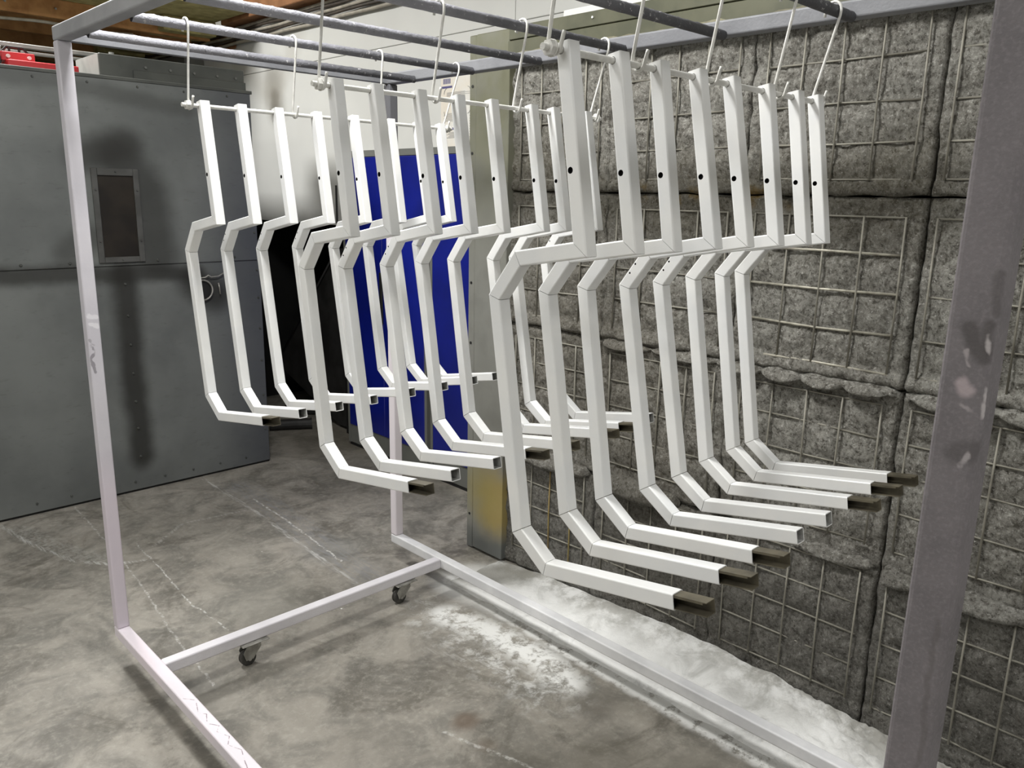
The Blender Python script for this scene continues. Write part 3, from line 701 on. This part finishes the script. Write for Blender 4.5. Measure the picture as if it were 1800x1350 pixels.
for k, y in ROD.items():
    bm = bmesh.new(); n = 220; m_ = 14; rings = []
    for i in range(n+1):
        x = t-0.003 + (Wd-2*t+0.006)*i/n; ring = []
        for j in range(m_):
            a = 2*math.pi*j/m_; up = max(0, math.sin(a))
            q = noise.noise(Vector((x*42, a*1.2+k*9, k)))
            q2 = noise.noise(Vector((x*140, a*2.5+k*5, k+3)))
            r = rr + up*(0.0022*max(0, q) + 0.0014*max(0, q2)) + 0.0004*q
            ring.append(bm.verts.new((x, y+r*math.cos(a), zr+r*math.sin(a))))
        rings.append(ring)
    for A, B in zip(rings, rings[1:]):
        for j in range(m_): bm.faces.new((A[j], A[(j+1) % m_], B[(j+1) % m_], B[j]))
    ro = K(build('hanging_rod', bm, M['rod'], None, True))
def caster(x, y, rz=0.0):
    z1 = zb-t
    bm = bmesh.new(); add_box(bm, (x-0.047, y-0.033, z1-0.006), (x+0.047, y+0.033, z1-0.0005), 0.003)
    pl = K(build('caster', bm, M['zinc']))
    def sub(o): o.parent = pl; return o
    bm = bmesh.new(); cx, cy, wr = x-0.018, y+0.002, 0.027
    add_cyl(bm, (x, y, z1-0.006), (x, y, z1-0.016), 0.022, 20)
    for s in (-1, 1):
        pts = [(cx-0.012, 0.024), (cx+0.012, 0.024), (x+0.024, z1-0.026), (x+0.022, z1-0.013), (x-0.024, z1-0.013), (cx-0.02, 0.05)]
        y0, y1 = cy+s*0.0155, cy+s*0.018
        A = [bm.verts.new((p[0], y0, p[1])) for p in pts]; B = [bm.verts.new((p[0], y1, p[1])) for p in pts]
        bm.faces.new(A); bm.faces.new(B[::-1])
        for i in range(6): bm.faces.new((A[i], A[(i+1) % 6], B[(i+1) % 6], B[i]))
    add_box(bm, (x-0.024, cy-0.018, z1-0.016), (x+0.024, cy+0.018, z1-0.013))
    sub(build('fork', bm, M['zinc']))
    bm = bmesh.new()
    prof = [(-0.0115, 0.022), (-0.010, 0.0262), (-0.004, wr), (-0.003, 0.0255), (0.003, 0.0255), (0.004, wr), (0.010, 0.0262), (0.0115, 0.022)]
    n = 32; rings = []
    for yy, r in prof:
        rings.append([bm.verts.new((cx+r*math.cos(a*2*math.pi/n), cy+yy, wr+r*math.sin(a*2*math.pi/n))) for a in range(n)])
    for A, B in zip(rings, rings[1:]):
        for i in range(n): bm.faces.new((A[i], A[(i+1) % n], B[(i+1) % n], B[i]))
    bm.faces.new(rings[0]); bm.faces.new(rings[-1][::-1])
    sub(build('wheel', bm, M['rubber'], None, False))
    sub(cyl('axle', (cx, cy-0.021, wr), (cx, cy+0.021, wr), 0.006, M['zinc'], None, 10))
caster(0.322, Yc+t/2); caster(0.935, Yc+t/2); caster(0.322, -0.2+t/2); caster(0.935, -0.2+t/2)

# ------------------------------------------------------------------ bars, hooks and bent tubes
GY = {1: ROD[2], 2: ROD[4], 3: ROD[6]}
RW = {1: 'farthest', 2: 'middle', 3: 'nearest'}
zbar, rb = 1.727, 0.0052
NUM = ['first', 'second', 'third', 'fourth', 'fifth', 'sixth', 'seventh', 'eighth']
def hexnut(bm, x0, x1, y, z, r):
    add_cyl(bm, (x0, y, z), (x1, y, z), r, 6)
for g in (1, 2, 3):
    b = empty('hanging_bar', (0.58, GY[g], zbar), 'white round bar with end nuts carrying the %s row of bent tubes' % RW[g], 'bar', 'bars through the rows of bent tubes')
    part_world(cyl('shaft', (0.140, GY[g], zbar), (1.018, GY[g], zbar), rb, M['hook'], None, 14), b)
    for x0, x1 in ((0.150, 0.158), (1.0, 1.008)):
        bm = bmesh.new(); hexnut(bm, x0, x1, GY[g], zbar, 0.0115); add_cyl(bm, (x1 if x0 < .5 else x0, GY[g], zbar), (x1+0.002 if x0 < .5 else x0-0.002, GY[g], zbar), 0.0125, 16)
        part_world(build('nut', bm, M['hook']), b)
HK = {1: [(0.163, 0.163), (0.457, 0.455), (0.740, 0.745), (1.035, 0.994)],
      2: [(0.163, 0.163), (0.460, 0.450), (0.715, 0.702), (1.022, 0.991)],
      3: [(0.163, 0.165), (0.366, 0.362), (0.580, 0.577), (0.829, 0.823), (1.021, 0.991)]}
ROWHOOK = {1: 'farthest', 2: 'middle', 3: 'nearest'}
for g, hk in HK.items():
    for i, (xt, xb) in enumerate(hk):
        y = GY[g]; r = 0.0030; pts = []
        ru = rr+0.0024+r; rl = 0.0125; zc = zbar + rl - rb - r
        pts.append((xt, y+ru+0.001, zr-0.012))
        for k in range(9):
            a = math.pi*k/8; pts.append((xt, y+ru*math.cos(a), zr+ru*math.sin(a)))
        pts.append((xt, y-ru+0.001, zr-0.012))
        pts.append((xb+(xt-xb)*0.05, y+rl-0.001, zc+0.012))
        for k in range(8):
            a = math.pi*k/8; pts.append((xb, y+rl*math.cos(a), zc-rl*math.sin(a)))
        pts += [(xb, y-rl-0.001, zc+0.003), (xb, y-rl-0.004, zc+0.013), (xb+0.001, y-rl-0.005, zc+0.018)]
        o = tube('wire_hook', [(p[0]-xt, p[1]-y, p[2]-zr) for p in pts], r, M['hook'], None, 8)
        o.location = (xt, y, zr)
        tagp(o, 'white wire S-hook, %s from the left above the %s bar of bent tubes' % (NUM[i], RW[g]), 'hook', 'wire hooks on the rack rods')

s, d, top = 0.0254, 0.0155, 0.0112
node = [(-0.003, top), (-0.003, -0.2873)]
node.append((node[-1][0]+0.1332, node[-1][1])); node.append((node[-1][0]+0.0863*math.sin(0.8368), node[-1][1]-0.0863*math.cos(0.8368)))
node.append((node[-1][0], node[-1][1]-0.4037)); node.append((node[-1][0]-0.0834*math.sin(0.7963), node[-1][1]-0.0834*math.cos(0.7963)))
node.append((node[-1][0]-0.2595, node[-1][1]))
node = [Vector(n) for n in node]
SEG = ['upright', 'short_arm', 'upper_brace', 'long_leg', 'lower_brace', 'bottom_arm']
def mitre(i):
    ds = []
    if i > 0: ds.append((node[i]-node[i-1]).normalized())
    if i < len(node)-1: ds.append((node[i+1]-node[i]).normalized())
    n1 = Vector((-ds[0].y, ds[0].x))
    if len(ds) == 1: return n1
    n2 = Vector((-ds[1].y, ds[1].x)); b = n1+n2; return b/b.dot(n1)
def rsq(h, rad, n=3):
    out = []
    for sx, sy, a0 in ((1, 1, 0), (-1, 1, 90), (-1, -1, 180), (1, -1, 270)):
        for k in range(n+1):
            a = math.radians(a0+90*k/n); out.append((sx*(h-rad)+rad*math.cos(a), sy*(h-rad)+rad*math.sin(a)))
    return out
def seg_bm(i, hollow_start, hollow_end, gap=0.0006):
    bm = bmesh.new(); dr = (node[i+1]-node[i]).normalized()
    def ring(j, h, rad, off):
        m_ = mitre(j); c = node[j] + dr*off
        return [bm.verts.new((s/2 + q, c.x + m_.x*p, c.y + m_.y*p)) for p, q in rsq(h, rad)]
    A, B = ring(i, s/2, 0.0026, gap if i else 0), ring(i+1, s/2, 0.0026, -gap if i < 5 else 0)
    n = len(A)
    for k in range(n): bm.faces.new((A[k], A[(k+1) % n], B[(k+1) % n], B[k]))
    hi = s/2-0.0016
    C_, D_ = ring(i, hi, 0.0012, gap if i else (0 if hollow_start else 0.002)), ring(i+1, hi, 0.0012, -gap if i < 5 else (0 if hollow_end else -0.002))
    for k in range(n): bm.faces.new((C_[k], D_[k], D_[(k+1) % n], C_[(k+1) % n])).material_index = 1
    if hollow_start:
        for k in range(n): bm.faces.new((A[k], C_[k], C_[(k+1) % n], A[(k+1) % n]))
    else: bm.faces.new(A[::-1]); bm.faces.new(C_)
    if hollow_end:
        for k in range(n): bm.faces.new((B[k], B[(k+1) % n], D_[(k+1) % n], D_[k]))
    else: bm.faces.new(B); bm.faces.new(D_[::-1])
    return bm
def drill(o, cuts):
    """real drilled holes, applied to the mesh"""
    bm = bmesh.new()
    for a, b_, r in cuts: add_cyl(bm, a, b_, r, 16)
    bmesh.ops.recalc_face_normals(bm, faces=bm.faces[:])
    for f in bm.faces: f.material_index = 1
    me = bpy.data.meshes.new('cut'); bm.to_mesh(me); bm.free()
    me.materials.append(M['white_tube']); me.materials.append(M['hole'])
    c = bpy.data.objects.new('cut', me); COL.objects.link(c)
    md = o.modifiers.new('b', 'BOOLEAN'); md.operation = 'DIFFERENCE'; md.solver = 'EXACT'; md.object = c
    dg = bpy.context.evaluated_depsgraph_get(); dg.update()
    me2 = bpy.data.meshes.new_from_object(o.evaluated_get(dg)); o.modifiers.clear(); o.data = me2
    bpy.data.objects.remove(c); bpy.data.meshes.remove(me)
def proto(sleeved):
    root = empty('bent_tube')
    for i, nm in enumerate(SEG):
        o = build(nm, seg_bm(i, False, i == 5), M['white_tube'], root); o.data.materials.append(M['hole'] if i != 5 else M['tube_inside'])
        if i == 0: drill(o, [((-0.01, 0.0, 0.0), (s+0.01, 0.0, 0.0), rb+0.0008), ((-0.01, 0.0016, -0.1707), (0.006, 0.0016, -0.1707), 0.0050)])
        if i == 2 and not sleeved: drill(o, [((-0.01, 0.1617, -0.3047), (0.006, 0.1617, -0.3047), 0.0020), ((-0.01, 0.1769, -0.3202), (0.006, 0.1769, -0.3202), 0.0020)])
    if sleeved:
        bm = bmesh.new(); e = node[6]; q0, q1 = e.x+0.05, e.x-0.055; h = s/2-0.002; tk = 0.0012
        # C-channel open towards the viewer's side: web, two flanges with turned lips
        add_box(bm, (s/2+h-tk, q1, e.y-h), (s/2+h, q0, e.y+h))
        add_box(bm, (s/2-h, q1, e.y+h-tk), (s/2+h-tk, q0, e.y+h)); add_box(bm, (s/2-h, q1, e.y-h), (s/2+h-tk, q0, e.y-h+tk))
        add_box(bm, (s/2-h, q1+0.006, e.y+h-0.004), (s/2-h+tk, q0, e.y+h-tk))
        build('inner_channel', bm, M['steel_dark'], root)['label'] = 'dark steel channel pushed into the open end'
    return root
PR = {True: proto(True), False: proto(False)}
used = {True: False, False: False}
def copy_tree(o):
    c = o.copy(); COL.objects.link(c)
    for ch in list(o.children):
        k = ch.copy(); COL.objects.link(k); k.parent = c
    return c
BR = {1: [(0.1835, 9.23, 1), (0.2839, 9.66, 0), (0.3901, 10.25, 0), (0.5091, 9.63, 0), (0.6325, 10.6, 0), (0.7615, 10.09, 0), (0.868, 11.3, 0), (0.9577, 11.1, 0)],
      2: [(0.1805, 8.69, 1), (0.2763, 10.06, 0), (0.3911, 10.37, 0), (0.5014, 9.51, 1), (0.6059, 9.4, 1), (0.7404, 10.09, 1), (0.8198, 10.56, 1), (0.945, 10.5, 0)],
      3: [(0.1804, 9.38, 1), (0.2986, 9.52, 1), (0.4056, 9.27, 1), (0.5189, 10.78, 0), (0.6294, 10.78, 0), (0.7576, 9.6, 1), (0.8775, 9.29, 1), (0.9648, 9.19, 1)]}
for g in (1, 2, 3):
    for i, (x, a, sl) in enumerate(BR[g]):
        sl = bool(sl)
        if not used[sl]: o = PR[sl]; used[sl] = True
        else: o = copy_tree(PR[sl])
        o.location = (x-0.0015, GY[g], zbar); o.rotation_euler = (-math.radians(a), 0, 0)
        tagp(o, '%s white bent tube from the left in the %s row, %s' % (NUM[i], RW[g], 'dark channel in its end' if sl else 'open plain end'),
             'bracket', 'white bent tubes hanging on the bars')
